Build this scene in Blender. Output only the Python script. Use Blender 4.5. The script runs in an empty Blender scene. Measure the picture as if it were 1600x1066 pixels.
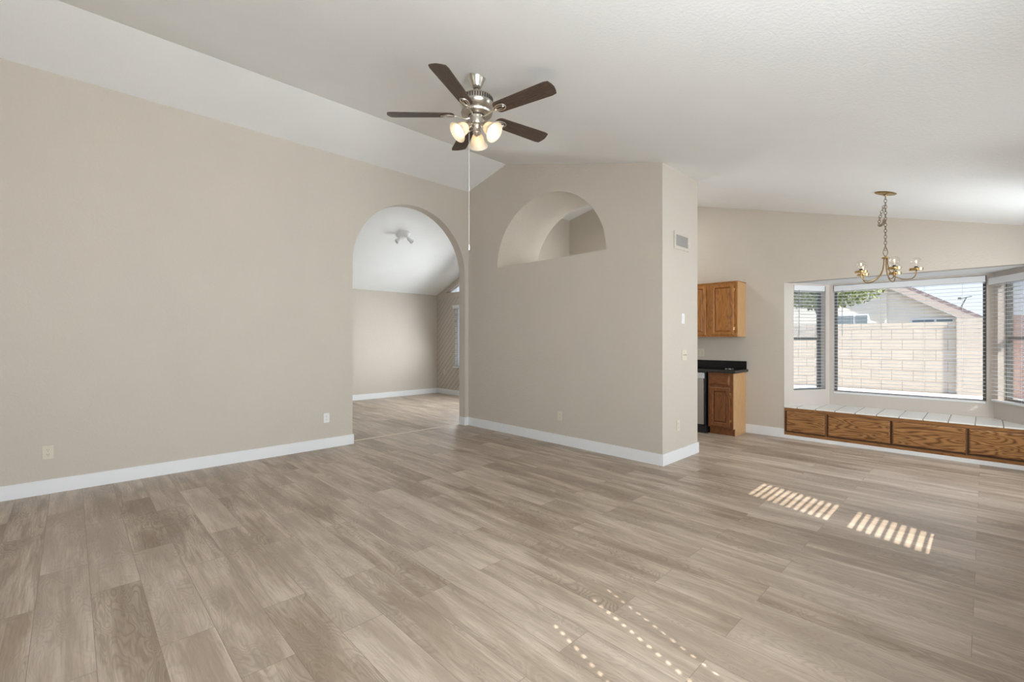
import bpy, bmesh, math, random
from mathutils import Vector, Matrix

S = bpy.context.scene
COL = S.collection
R = math.radians
random.seed(7)

# ------------------------------------------------------------------ camera
TH = 0.8028
cam_d = bpy.data.cameras.new('camera')
cam_d.sensor_width = 36.0
cam_d.lens = 714.5 / 1600 * 36
cam_d.shift_y = -0.001
cam_d.clip_start = 0.02
cam_o = bpy.data.objects.new('camera', cam_d)
COL.objects.link(cam_o)
cam_o.location = (0, 0, 1.33)
cam_o.rotation_euler = (R(90), 0, TH)
S.camera = cam_o

# ------------------------------------------------------------------ light
S.view_settings.view_transform = 'Standard'
S.view_settings.look = 'None'
S.view_settings.gamma = 1
S.view_settings.use_curve_mapping = False
S.view_settings.exposure = 0.07
S.cycles.use_light_tree = False

world = bpy.data.worlds.new('world')
S.world = world
world.use_nodes = True
wn = world.node_tree
wn.nodes.clear()
w_out = wn.nodes.new('ShaderNodeOutputWorld')
w_bg = wn.nodes.new('ShaderNodeBackground')
w_ramp = wn.nodes.new('ShaderNodeValToRGB')
w_tc = wn.nodes.new('ShaderNodeTexCoord')
w_sep = wn.nodes.new('ShaderNodeSeparateXYZ')
wn.links.new(w_tc.outputs['Generated'], w_sep.inputs[0])
wn.links.new(w_sep.outputs['Z'], w_ramp.inputs[0])
wn.links.new(w_ramp.outputs[0], w_bg.inputs[0])
wn.links.new(w_bg.outputs[0], w_out.inputs[0])
cr = w_ramp.color_ramp
cr.elements[0].position = 0.0
cr.elements[0].color = (0.84, 0.93, 1.0, 1)
cr.elements[1].position = 0.6
cr.elements[1].color = (0.42, 0.62, 0.95, 1)
w_bg.inputs[1].default_value = 1.15

SUN_AZ = Vector((-0.952, 0.305, 0.0))
EL = math.atan(0.80)
sun_dir = Vector((SUN_AZ.x * math.cos(EL), SUN_AZ.y * math.cos(EL), -math.sin(EL)))
sun_d = bpy.data.lights.new('sun', 'SUN')
sun_d.energy = 8.5
sun_d.color = (1.0, 0.94, 0.84)
sun_d.angle = R(0.2)
sun_o = bpy.data.objects.new('sun', sun_d)
COL.objects.link(sun_o)
sun_o.rotation_euler = sun_dir.to_track_quat('-Z', 'Y').to_euler()


def area(name, loc, direction, sx, sy, power, color=(1, 1, 1), spread=180):
    d = bpy.data.lights.new(name, 'AREA')
    d.shape = 'RECTANGLE'
    d.size = sx
    d.size_y = sy
    d.energy = power
    d.color = color
    d.spread = R(spread)
    o = bpy.data.objects.new(name, d)
    COL.objects.link(o)
    o.location = loc
    o.rotation_euler = Vector(direction).to_track_quat('-Z', 'Z').to_euler()
    return o


DAY = (0.89, 0.955, 1.0)
# lamps stand in for daylight at the right-hand windows; patio-door lamp is added fill
area('fill_patio_door', (0.83, -1.2, 1.05), (-1, 0.2, 0.9), 1.9, 1.9, 36, DAY, 130)
area('daylight_window_near', (0.78, 0.9, 1.55), (-1, 0.2, 0.10), 1.25, 1.05, 82, DAY, 138)
area('daylight_window_narrow', (0.77, 3.65, 1.5), (-1, 0, 0.0), 0.5, 1.05, 14, DAY, 150)
area('daylight_window_far', (0.80, 5.75, 1.45), (-1, 0.15, -0.05), 1.6, 1.0, 41, DAY, 155)
# added fill lamp at the unseen window behind the camera
area('fill_back_window', (-2.6, -2.9, 1.45), (0, 1, 0.6), 2.6, 1.4, 5, DAY)
# daylight from the window of the room beyond the arch
area('daylight_den_window', (-7.55, 6.6, 1.45), (0, -1, -0.30), 1.5, 1.4, 100, DAY, 170)
# added fill lamp behind the partition; the wall has no window here
area('fill_kitchen', (-4.3, 6.9, 1.6), (0, -1, 0), 1.1, 0.9, 22, DAY)
# added overhead lamp without a fixture, brightens the niche from the kitchen side
area('fill_niche_overhead', (-3.65, 6.0, 3.42), (0, 0, -1), 0.45, 0.45, 13, (1.0, 0.96, 0.90))

# ------------------------------------------------------------------ constants
XA = -5.632      # left wall face
XAB = -5.779     # its back face
YB = 4.489       # partition face
YP2 = 5.331      # partition back
XP = -2.365      # partition end
YD = 6.999       # window wall
XR = 0.90        # right wall
YK = -3.0        # wall behind camera
XRID, ZRID = -4.773, 3.846
SL = 0.2669
ZA = 3.652


def ceil_z(x):
    if x >= XRID:
        return ZRID - SL * (x - XRID)
    return ZRID - (ZRID - ZA) / (XRID - XA) * (XRID - x)


# ------------------------------------------------------------------ materials
MATS = {}


def nodes_of(name):
    m = bpy.data.materials.new(name)
    m.use_nodes = True
    nt = m.node_tree
    b = nt.nodes['Principled BSDF']
    MATS[name] = m
    return m, nt, b


def N(nt, kind, **kw):
    n = nt.nodes.new(kind)
    for k, v in kw.items():
        if k.startswith('i_'):
            n.inputs[k[2:].replace('_', ' ')].default_value = v
        else:
            setattr(n, k, v)
    return n


def plain(name, col, rough=0.5, metal=0.0, spec=0.5, coat=0.0):
    m, nt, b = nodes_of(name)
    b.inputs['Base Color'].default_value = (*col, 1)
    b.inputs['Roughness'].default_value = rough
    b.inputs['Metallic'].default_value = metal
    b.inputs['Specular IOR Level'].default_value = spec
    b.inputs['Coat Weight'].default_value = coat
    # very fine variation keeps it from looking like plastic
    tc = N(nt, 'ShaderNodeTexCoord')
    no = N(nt, 'ShaderNodeTexNoise', i_Scale=60.0, i_Detail=3.0)
    mr = N(nt, 'ShaderNodeMapRange')
    dv = 0.01 if metal > 0.5 else 0.05
    mr.inputs['To Min'].default_value = max(0.02, rough - dv)
    mr.inputs['To Max'].default_value = min(1, rough + dv)
    nt.links.new(tc.outputs['Object'], no.inputs['Vector'])
    nt.links.new(no.outputs['Fac'], mr.inputs['Value'])
    nt.links.new(mr.outputs[0], b.inputs['Roughness'])
    return m


def paint(name, col, bump=0.25, scale=55, rough=0.75, var=0.03):
    m, nt, b = nodes_of(name)
    tc = N(nt, 'ShaderNodeTexCoord')
    n1 = N(nt, 'ShaderNodeTexNoise', i_Scale=scale, i_Detail=4.0, i_Roughness=0.55)
    n2 = N(nt, 'ShaderNodeTexNoise', i_Scale=2.2, i_Detail=2.0)
    ramp = N(nt, 'ShaderNodeMapRange')
    ramp.inputs['From Min'].default_value = 0.42
    ramp.inputs['From Max'].default_value = 0.62
    bp = N(nt, 'ShaderNodeBump', i_Strength=bump, i_Distance=0.004)
    mix = N(nt, 'ShaderNodeMix', data_type='RGBA')
    mix.inputs['A'].default_value = (*[c * (1 - var) for c in col], 1)
    mix.inputs['B'].default_value = (*[min(1, c * (1 + var)) for c in col], 1)
    for n in (n1, n2):
        nt.links.new(tc.outputs['Object'], n.inputs['Vector'])
    nt.links.new(n1.outputs['Fac'], ramp.inputs['Value'])
    nt.links.new(ramp.outputs[0], bp.inputs['Height'])
    nt.links.new(bp.outputs[0], b.inputs['Normal'])
    nt.links.new(n2.outputs['Fac'], mix.inputs['Factor'])
    nt.links.new(mix.outputs['Result'], b.inputs['Base Color'])
    b.inputs['Roughness'].default_value = rough
    b.inputs['Specular IOR Level'].default_value = 0.3
    return m


def oak(name, light, dark, axis=2, scale=1.0, rough=0.35, cath=0.6):
    """oak veneer, grain running along the axis"""
    m, nt, b = nodes_of(name)
    tc = N(nt, 'ShaderNodeTexCoord')
    mp = N(nt, 'ShaderNodeMapping')
    sc = [9.0 * scale] * 3
    sc[axis] = 1.4 * scale
    mp.inputs['Scale'].default_value = sc
    nt.links.new(tc.outputs['Object'], mp.inputs['Vector'])
    wv = N(nt, 'ShaderNodeTexNoise', i_Scale=1.1, i_Detail=1.5, i_Roughness=0.45, i_Distortion=0.5)
    nt.links.new(mp.outputs[0], wv.inputs['Vector'])
    mul = N(nt, 'ShaderNodeMath', operation='MULTIPLY')
    mul.inputs[1].default_value = 13.0
    fr = N(nt, 'ShaderNodeMath', operation='PINGPONG')
    fr.inputs[1].default_value = 0.5
    nt.links.new(wv.outputs['Fac'], mul.inputs[0])
    nt.links.new(mul.outputs[0], fr.inputs[0])
    mp2 = N(nt, 'ShaderNodeMapping')
    sc2 = [220.0] * 3
    sc2[axis] = 9.0
    mp2.inputs['Scale'].default_value = sc2
    nt.links.new(tc.outputs['Object'], mp2.inputs['Vector'])
    fine = N(nt, 'ShaderNodeTexNoise', i_Scale=1.0, i_Detail=3.0)
    nt.links.new(mp2.outputs[0], fine.inputs['Vector'])
    r1 = N(nt, 'ShaderNodeMapRange')
    r1.inputs['From Min'].default_value = 0.0
    r1.inputs['From Max'].default_value = 0.34
    r1.inputs['To Min'].default_value = cath
    r1.inputs['To Max'].default_value = 0.0
    nt.links.new(fr.outputs[0], r1.inputs['Value'])
    r2 = N(nt, 'ShaderNodeMapRange')
    r2.inputs['From Min'].default_value = 0.4
    r2.inputs['From Max'].default_value = 0.7
    r2.inputs['To Max'].default_value = 0.45
    nt.links.new(fine.outputs['Fac'], r2.inputs['Value'])
    ad = N(nt, 'ShaderNodeMath', operation='ADD', use_clamp=True)
    nt.links.new(r1.outputs[0], ad.inputs[0])
    nt.links.new(r2.outputs[0], ad.inputs[1])
    mix = N(nt, 'ShaderNodeMix', data_type='RGBA')
    mix.inputs['A'].default_value = (*light, 1)
    mix.inputs['B'].default_value = (*dark, 1)
    nt.links.new(ad.outputs[0], mix.inputs['Factor'])
    nt.links.new(mix.outputs['Result'], b.inputs['Base Color'])
    b.inputs['Roughness'].default_value = rough
    return m


def floor_mat():
    m, nt, b = nodes_of('vinyl_plank')
    tc = N(nt, 'ShaderNodeTexCoord')
    br = N(nt, 'ShaderNodeTexBrick', offset=0.37, offset_frequency=2, squash=1.0)
    br.inputs['Scale'].default_value = 1.0
    br.inputs['Brick Width'].default_value = 1.22
    br.inputs['Row Height'].default_value = 0.203
    br.inputs['Mortar Size'].default_value = 0.0012
    br.inputs['Mortar Smooth'].default_value = 0.3
    br.inputs['Bias'].default_value = 0.0
    br.inputs['Color1'].default_value = (0, 0, 0, 1)
    br.inputs['Color2'].default_value = (1, 1, 1, 1)
    br.inputs['Mortar'].default_value = (0.5, 0.5, 0.5, 1)
    mp0 = N(nt, 'ShaderNodeMapping')
    mp0.inputs['Location'].default_value = (20.33, 20.02, 0)
    nt.links.new(tc.outputs['Object'], mp0.inputs['Vector'])
    nt.links.new(mp0.outputs[0], br.inputs['Vector'])
    bw = N(nt, 'ShaderNodeRGBToBW')
    nt.links.new(br.outputs['Color'], bw.inputs[0])
    # per-plank offset of the grain pattern
    off = N(nt, 'ShaderNodeCombineXYZ')
    om = N(nt, 'ShaderNodeMath', operation='MULTIPLY')
    om.inputs[1].default_value = 57.0
    nt.links.new(bw.outputs[0], om.inputs[0])
    nt.links.new(om.outputs[0], off.inputs['Z'])
    nt.links.new(om.outputs[0], off.inputs['X'])
    add = N(nt, 'ShaderNodeVectorMath', operation='ADD')
    nt.links.new(tc.outputs['Object'], add.inputs[0])
    nt.links.new(off.outputs[0], add.inputs[1])

    def grain(sx, sy, scale, detail, dist=0.0, rough=0.55):
        mp = N(nt, 'ShaderNodeMapping')
        mp.inputs['Scale'].default_value = (sx, sy, 1)
        nt.links.new(add.outputs[0], mp.inputs['Vector'])
        n = N(nt, 'ShaderNodeTexNoise', i_Scale=scale, i_Detail=detail, i_Distortion=dist, i_Roughness=rough)
        nt.links.new(mp.outputs[0], n.inputs['Vector'])
        return n
    g1 = grain(1.0, 9.0, 1.5, 4.0, 0.6)          # broad streaks
    g2 = grain(6.0, 120.0, 1.0, 3.0)             # pores
    g3 = grain(1.3, 6.0, 1.6, 1.0, 1.2, 0.4)     # knots / cathedral rings
    ml = N(nt, 'ShaderNodeMath', operation='MULTIPLY')
    ml.inputs[1].default_value = 16.0
    nt.links.new(g3.outputs['Fac'], ml.inputs[0])
    pp = N(nt, 'ShaderNodeMath', operation='PINGPONG')
    pp.inputs[1].default_value = 0.5
    nt.links.new(ml.outputs[0], pp.inputs[0])
    rr = N(nt, 'ShaderNodeMapRange')
    rr.inputs['From Max'].default_value = 0.3
    rr.inputs['To Min'].default_value = 1.0
    rr.inputs['To Max'].default_value = 0.0
    nt.links.new(pp.outputs[0], rr.inputs['Value'])
    blot = grain(0.8, 2.6, 1.3, 2.0)

    def mixc(fac, a, bcol):
        mx = N(nt, 'ShaderNodeMix', data_type='RGBA')
        if isinstance(a, tuple):
            mx.inputs['A'].default_value = (*a, 1)
        else:
            nt.links.new(a, mx.inputs['A'])
        mx.inputs['B'].default_value = (*bcol, 1)
        nt.links.new(fac, mx.inputs['Factor'])
        return mx.outputs['Result']

    def mrange(src, a, b_, c, d):
        q = N(nt, 'ShaderNodeMapRange')
        q.inputs['From Min'].default_value = a
        q.inputs['From Max'].default_value = b_
        q.inputs['To Min'].default_value = c
        q.inputs['To Max'].default_value = d
        nt.links.new(src, q.inputs['Value'])
        return q.outputs[0]
    base = mixc(mrange(g1.outputs['Fac'], 0.37, 0.63, 0, 1), (0.335, 0.255, 0.187), (0.585, 0.485, 0.388))
    base = mixc(mrange(blot.outputs['Fac'], 0.42, 0.68, 0, 0.74), base, (0.235, 0.168, 0.115))
    # rings only where the blotch is present
    rm = N(nt, 'ShaderNodeMath', operation='MULTIPLY')
    nt.links.new(rr.outputs[0], rm.inputs[0])
    nt.links.new(mrange(blot.outputs['Fac'], 0.40, 0.60, 0.10, 0.75), rm.inputs[1])
    base = mixc(rm.outputs[0], base, (0.20, 0.145, 0.10))
    base = mixc(mrange(g2.outputs['Fac'], 0.47, 0.68, 0, 0.50), base, (0.23, 0.17, 0.125))
    base = mixc(mrange(bw.outputs[0], 0.0, 1.0, 0.0, 0.34), base, (0.62, 0.525, 0.435))
    inv = mrange(br.outputs['Fac'], 0, 1, 0, 0.6)
    base = mixc(inv, base, (0.12, 0.085, 0.06))
    nt.links.new(base, b.inputs['Base Color'])
    b.inputs['Roughness'].default_value = 0.42
    b.inputs['Specular IOR Level'].default_value = 0.45
    hb = N(nt, 'ShaderNodeMath', operation='SUBTRACT')
    nt.links.new(g2.outputs['Fac'], hb.inputs[0])
    nt.links.new(br.outputs['Fac'], hb.inputs[1])
    bp = N(nt, 'ShaderNodeBump', i_Strength=0.15, i_Distance=0.001)
    nt.links.new(hb.outputs[0], bp.inputs['Height'])
    nt.links.new(bp.outputs[0], b.inputs['Normal'])
    return m


def brick(name, axes, bw_, bh, mortar, c1, c2, cm, loc=(0, 0, 0), off=0.5, rough=0.8, bump=0.4, noise=0.1):
    m, nt, b = nodes_of(name)
    tc = N(nt, 'ShaderNodeTexCoord')
    sep = N(nt, 'ShaderNodeSeparateXYZ')
    cmb = N(nt, 'ShaderNodeCombineXYZ')
    nt.links.new(tc.outputs['Object'], sep.inputs[0])
    nt.links.new(sep.outputs[axes[0]], cmb.inputs['X'])
    nt.links.new(sep.outputs[axes[1]], cmb.inputs['Y'])
    mp = N(nt, 'ShaderNodeMapping')
    mp.inputs['Location'].default_value = loc
    nt.links.new(cmb.outputs[0], mp.inputs['Vector'])
    br = N(nt, 'ShaderNodeTexBrick', offset=off)
    br.inputs['Scale'].default_value = 1.0
    br.inputs['Brick Width'].default_value = bw_
    br.inputs['Row Height'].default_value = bh
    br.inputs['Mortar Size'].default_value = mortar
    br.inputs['Color1'].default_value = (*c1, 1)
    br.inputs['Color2'].default_value = (*c2, 1)
    br.inputs['Mortar'].default_value = (*cm, 1)
    nt.links.new(mp.outputs[0], br.inputs['Vector'])
    no = N(nt, 'ShaderNodeTexNoise', i_Scale=40.0, i_Detail=4.0)
    nt.links.new(tc.outputs['Object'], no.inputs['Vector'])
    mx = N(nt, 'ShaderNodeMix', data_type='RGBA', blend_type='MULTIPLY')
    mx.inputs['Factor'].default_value = noise
    nt.links.new(br.outputs['Color'], mx.inputs['A'])
    nt.links.new(no.outputs['Color'], mx.inputs['B'])
    nt.links.new(mx.outputs['Result'], b.inputs['Base Color'])
    bp = N(nt, 'ShaderNodeBump', i_Strength=bump, i_Distance=0.006, invert=True)
    nt.links.new(br.outputs['Fac'], bp.inputs['Height'])
    nt.links.new(bp.outputs[0], b.inputs['Normal'])
    b.inputs['Roughness'].default_value = rough
    return m


def thin_glass(name, tint=(1, 1, 1), gloss=0.06, dull=0.0):
    m = bpy.data.materials.new(name)
    m.use_nodes = True
    nt = m.node_tree
    nt.nodes.clear()
    out = N(nt, 'ShaderNodeOutputMaterial')
    tr = N(nt, 'ShaderNodeBsdfTransparent')
    tr.inputs[0].default_value = (*tint, 1)
    gl = N(nt, 'ShaderNodeBsdfGlossy')
    gl.inputs['Roughness'].default_value = 0.02
    mx = N(nt, 'ShaderNodeMixShader')
    lw = N(nt, 'ShaderNodeFresnel')
    lw.inputs[0].default_value = 1.25
    mul = N(nt, 'ShaderNodeMath', operation='MULTIPLY')
    mul.inputs[1].default_value = gloss * 10
    nt.links.new(lw.outputs[0], mul.inputs[0])
    nt.links.new(mul.outputs[0], mx.inputs[0])
    nt.links.new(tr.outputs[0], mx.inputs[1])
    nt.links.new(gl.outputs[0], mx.inputs[2])
    last = mx
    if dull:
        df = N(nt, 'ShaderNodeBsdfDiffuse')
        df.inputs[0].default_value = (0.55, 0.57, 0.60, 1)
        m2 = N(nt, 'ShaderNodeMixShader')
        m2.inputs[0].default_value = dull
        nt.links.new(mx.outputs[0], m2.inputs[1])
        nt.links.new(df.outputs[0], m2.inputs[2])
        last = m2
    nt.links.new(last.outputs[0], out.inputs[0])
    MATS[name] = m
    return m


def glow(name, col, strength):
    m, nt, b = nodes_of(name)
    b.inputs['Base Color'].default_value = (0.9, 0.88, 0.82, 1)
    b.inputs['Emission Color'].default_value = (*col, 1)
    b.inputs['Emission Strength'].default_value = strength
    return m


def frosted(name, col, trans=0.6):
    m = bpy.data.materials.new(name)
    m.use_nodes = True
    nt = m.node_tree
    nt.nodes.clear()
    out = N(nt, 'ShaderNodeOutputMaterial')
    t = N(nt, 'ShaderNodeBsdfTranslucent')
    t.inputs[0].default_value = (*col, 1)
    d = N(nt, 'ShaderNodeBsdfPrincipled')
    d.inputs['Base Color'].default_value = (*col, 1)
    d.inputs['Roughness'].default_value = 0.35
    mx = N(nt, 'ShaderNodeMixShader')
    mx.inputs[0].default_value = 1 - trans
    nt.links.new(t.outputs[0], mx.inputs[1])
    nt.links.new(d.outputs[0], mx.inputs[2])
    nt.links.new(mx.outputs[0], out.inputs[0])
    MATS[name] = m
    return m


def speckled(name, c1, c2, scale, rough, lo=0.45, hi=0.7):
    m, nt, b = nodes_of(name)
    tc = N(nt, 'ShaderNodeTexCoord')
    no = N(nt, 'ShaderNodeTexNoise', i_Scale=scale, i_Detail=5.0, i_Roughness=0.7)
    mr = N(nt, 'ShaderNodeMapRange')
    mr.inputs['From Min'].default_value = lo
    mr.inputs['From Max'].default_value = hi
    mx = N(nt, 'ShaderNodeMix', data_type='RGBA')
    mx.inputs['A'].default_value = (*c1, 1)
    mx.inputs['B'].default_value = (*c2, 1)
    nt.links.new(tc.outputs['Object'], no.inputs['Vector'])
    nt.links.new(no.outputs['Fac'], mr.inputs['Value'])
    nt.links.new(mr.outputs[0], mx.inputs['Factor'])
    nt.links.new(mx.outputs['Result'], b.inputs['Base Color'])
    b.inputs['Roughness'].default_value = rough
    b.inputs['Specular IOR Level'].default_value = 0.22
    return m


def siding(name, col):
    """painted board panelling with diagonal grooves"""
    m, nt, b = nodes_of(name)
    tc = N(nt, 'ShaderNodeTexCoord')
    sep = N(nt, 'ShaderNodeSeparateXYZ')
    nt.links.new(tc.outputs['Object'], sep.inputs[0])
    mx_ = N(nt, 'ShaderNodeMath', operation='MULTIPLY')
    mx_.inputs[1].default_value = -0.95
    nt.links.new(sep.outputs['X'], mx_.inputs[0])
    ad = N(nt, 'ShaderNodeMath', operation='ADD')
    nt.links.new(mx_.outputs[0], ad.inputs[0])
    nt.links.new(sep.outputs['Z'], ad.inputs[1])
    md = N(nt, 'ShaderNodeMath', operation='PINGPONG')
    md.inputs[1].default_value = 0.07
    nt.links.new(ad.outputs[0], md.inputs[0])
    mr = N(nt, 'ShaderNodeMapRange')
    mr.inputs['From Min'].default_value = 0.0
    mr.inputs['From Max'].default_value = 0.014
    nt.links.new(md.outputs[0], mr.inputs['Value'])
    bp = N(nt, 'ShaderNodeBump', i_Strength=0.9, i_Distance=0.01)
    nt.links.new(mr.outputs[0], bp.inputs['Height'])
    nt.links.new(bp.outputs[0], b.inputs['Normal'])
    mc = N(nt, 'ShaderNodeMix', data_type='RGBA')
    mc.inputs['A'].default_value = (*[c * 0.55 for c in col], 1)
    mc.inputs['B'].default_value = (*col, 1)
    nt.links.new(mr.outputs[0], mc.inputs['Factor'])
    nt.links.new(mc.outputs['Result'], b.inputs['Base Color'])
    b.inputs['Roughness'].default_value = 0.7
    return m


WALL = (0.588, 0.534, 0.464)
M_WALL = paint('greige_wall_paint', WALL, bump=0.30, scale=48)
M_CEIL = paint('white_ceiling_paint', (0.88, 0.885, 0.875), bump=0.22, scale=60)
M_TRIM = plain('white_trim_paint', (0.82, 0.83, 0.84), 0.35)
M_JAMB = paint('bay_paint', (0.64, 0.58, 0.525), bump=0.15, scale=60, rough=0.6)
M_FLOOR = floor_mat()
M_SIDING = siding('diagonal_panelling', WALL)
M_OAK = oak('honey_oak', (0.44, 0.185, 0.045), (0.20, 0.068, 0.014), axis=2)
M_OAK_DARK = oak('red_oak', (0.235, 0.085, 0.026), (0.10, 0.032, 0.010), axis=2)
M_OAK_H = oak('honey_oak_across', (0.44, 0.185, 0.045), (0.20, 0.068, 0.014), axis=0)
M_OAK_DH = oak('red_oak_across', (0.235, 0.085, 0.026), (0.10, 0.032, 0.010), axis=0)
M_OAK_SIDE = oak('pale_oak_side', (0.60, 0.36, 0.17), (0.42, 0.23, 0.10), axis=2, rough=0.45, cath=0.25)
M_OAK_BENCH = oak('bench_oak_panel', (0.43, 0.215, 0.075), (0.13, 0.045, 0.012), axis=0, scale=1.0, cath=0.85)
M_OAK_FRAME = oak('bench_oak_frame', (0.34, 0.155, 0.05), (0.13, 0.05, 0.014), axis=0, cath=0.5)
M_GAP_SHADOW = plain('gap_shadow_paint', (0.07, 0.03, 0.012), 0.6)  # dark colour standing in for shade around the bench panels
M_TILE = brick('cream_tile', ('X', 'Y'), 0.2088, 1.2, 0.0045, (0.88, 0.87, 0.82), (0.85, 0.84, 0.79), (0.22, 0.19, 0.15),
               loc=(20.0 * 0.2088 + 1.438, 0.3, 0), off=0.0, rough=0.18, bump=0.25, noise=0.04)
M_NICKEL = plain('brushed_nickel', (0.62, 0.58, 0.52), 0.28, 1.0)
M_BRASS = plain('antique_brass', (0.44, 0.30, 0.13), 0.25, 1.0)
M_BRONZE = plain('dark_bronze', (0.16, 0.11, 0.07), 0.4, 1.0)
M_CHROME = plain('chrome', (0.85, 0.85, 0.85), 0.12, 1.0)
M_BLACK = plain('black_plastic', (0.012, 0.012, 0.013), 0.4)
M_STEEL = plain('stainless_steel', (0.60, 0.60, 0.60), 0.32, 1.0)
M_STEELP = plain('grey_control_panel', (0.62, 0.63, 0.64), 0.4, 0.3)
M_IVORY = plain('ivory_plastic', (0.66, 0.62, 0.50), 0.35)
M_WHITEP = plain('white_plastic', (0.80, 0.80, 0.79), 0.35)
M_BLIND = plain('white_blind_slat', (0.83, 0.84, 0.85), 0.4)
M_CORD = plain('white_cord', (0.72, 0.72, 0.70), 0.7)
M_WAND = plain('grey_wand', (0.35, 0.36, 0.37), 0.3)
M_ALU = plain('grey_aluminium', (0.20, 0.20, 0.19), 0.45, 0.6)
M_VINYL = plain('white_vinyl_frame', (0.78, 0.79, 0.80), 0.4)
M_GLASS = thin_glass('window_glass')
M_SCREEN = thin_glass('insect_screen', (0.92, 0.93, 0.95), 0.0, 0.18)
M_BULBG = thin_glass('clear_bulb_glass', (1.0, 0.99, 0.98), 0.03)
M_GRANITE = speckled('black_granite', (0.008, 0.008, 0.009), (0.055, 0.05, 0.045), 190.0, 0.12, 0.5, 0.8)
M_GRANEDGE = speckled('granite_edge', (0.02, 0.02, 0.02), (0.10, 0.085, 0.07), 160.0, 0.25, 0.45, 0.7)
M_BLADE = oak('walnut_blade', (0.088, 0.056, 0.038), (0.030, 0.018, 0.013), axis=0, scale=1.6, rough=0.45, cath=0.6)
M_SHADE = frosted('frosted_glass_shade', (0.86, 0.77, 0.64), 0.30)
M_BULB = glow('warm_bulb', (1.0, 0.83, 0.55), 9.0)
M_FILAMENT = glow('filament', (1.0, 0.62, 0.22), 22.0)
M_VENTG = plain('vent_grey', (0.50, 0.48, 0.45), 0.5)
M_BLOCK = brick('block_wall_cream', ('X', 'Z'), 0.40, 0.25, 0.007, (0.60, 0.53, 0.445), (0.565, 0.50, 0.415), (0.33, 0.28, 0.235),
                loc=(20.0, 0.0, 0), noise=0.12)
M_BLOCKP = brick('block_wall_smooth', ('X', 'Z'), 0.40, 0.25, 0.003, (0.60, 0.53, 0.45), (0.57, 0.505, 0.43), (0.50, 0.44, 0.38),
                 loc=(20.1, 0.0, 0), noise=0.25)
M_BLOCKR = brick('block_wall_red', ('X', 'Z'), 0.40, 0.25, 0.004, (0.50, 0.31, 0.26), (0.46, 0.29, 0.245), (0.36, 0.22, 0.19),
                 loc=(20.1, 0.0, 0), noise=0.15)
M_STUCCO = speckled('cream_stucco', (0.88, 0.83, 0.74), (0.93, 0.89, 0.80), 30.0, 0.9)
M_ROOF = speckled('roof_tile', (0.22, 0.17, 0.17), (0.36, 0.29, 0.29), 9.0, 0.85, 0.4, 0.6)
M_FASCIA = plain('fascia_board', (0.55, 0.47, 0.42), 0.7)
M_GRAVEL = speckled('gravel', (0.55, 0.51, 0.47), (0.95, 0.92, 0.88), 26.0, 0.95, 0.4, 0.6)
M_DIRT = speckled('desert_ground', (0.42, 0.36, 0.29), (0.52, 0.46, 0.38), 3.0, 0.95)
M_LEAF = speckled('olive_leaf', (0.30, 0.36, 0.14), (0.52, 0.56, 0.30), 7.0, 0.6)
M_BARK = plain('bark', (0.20, 0.15, 0.11), 0.9)


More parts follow.
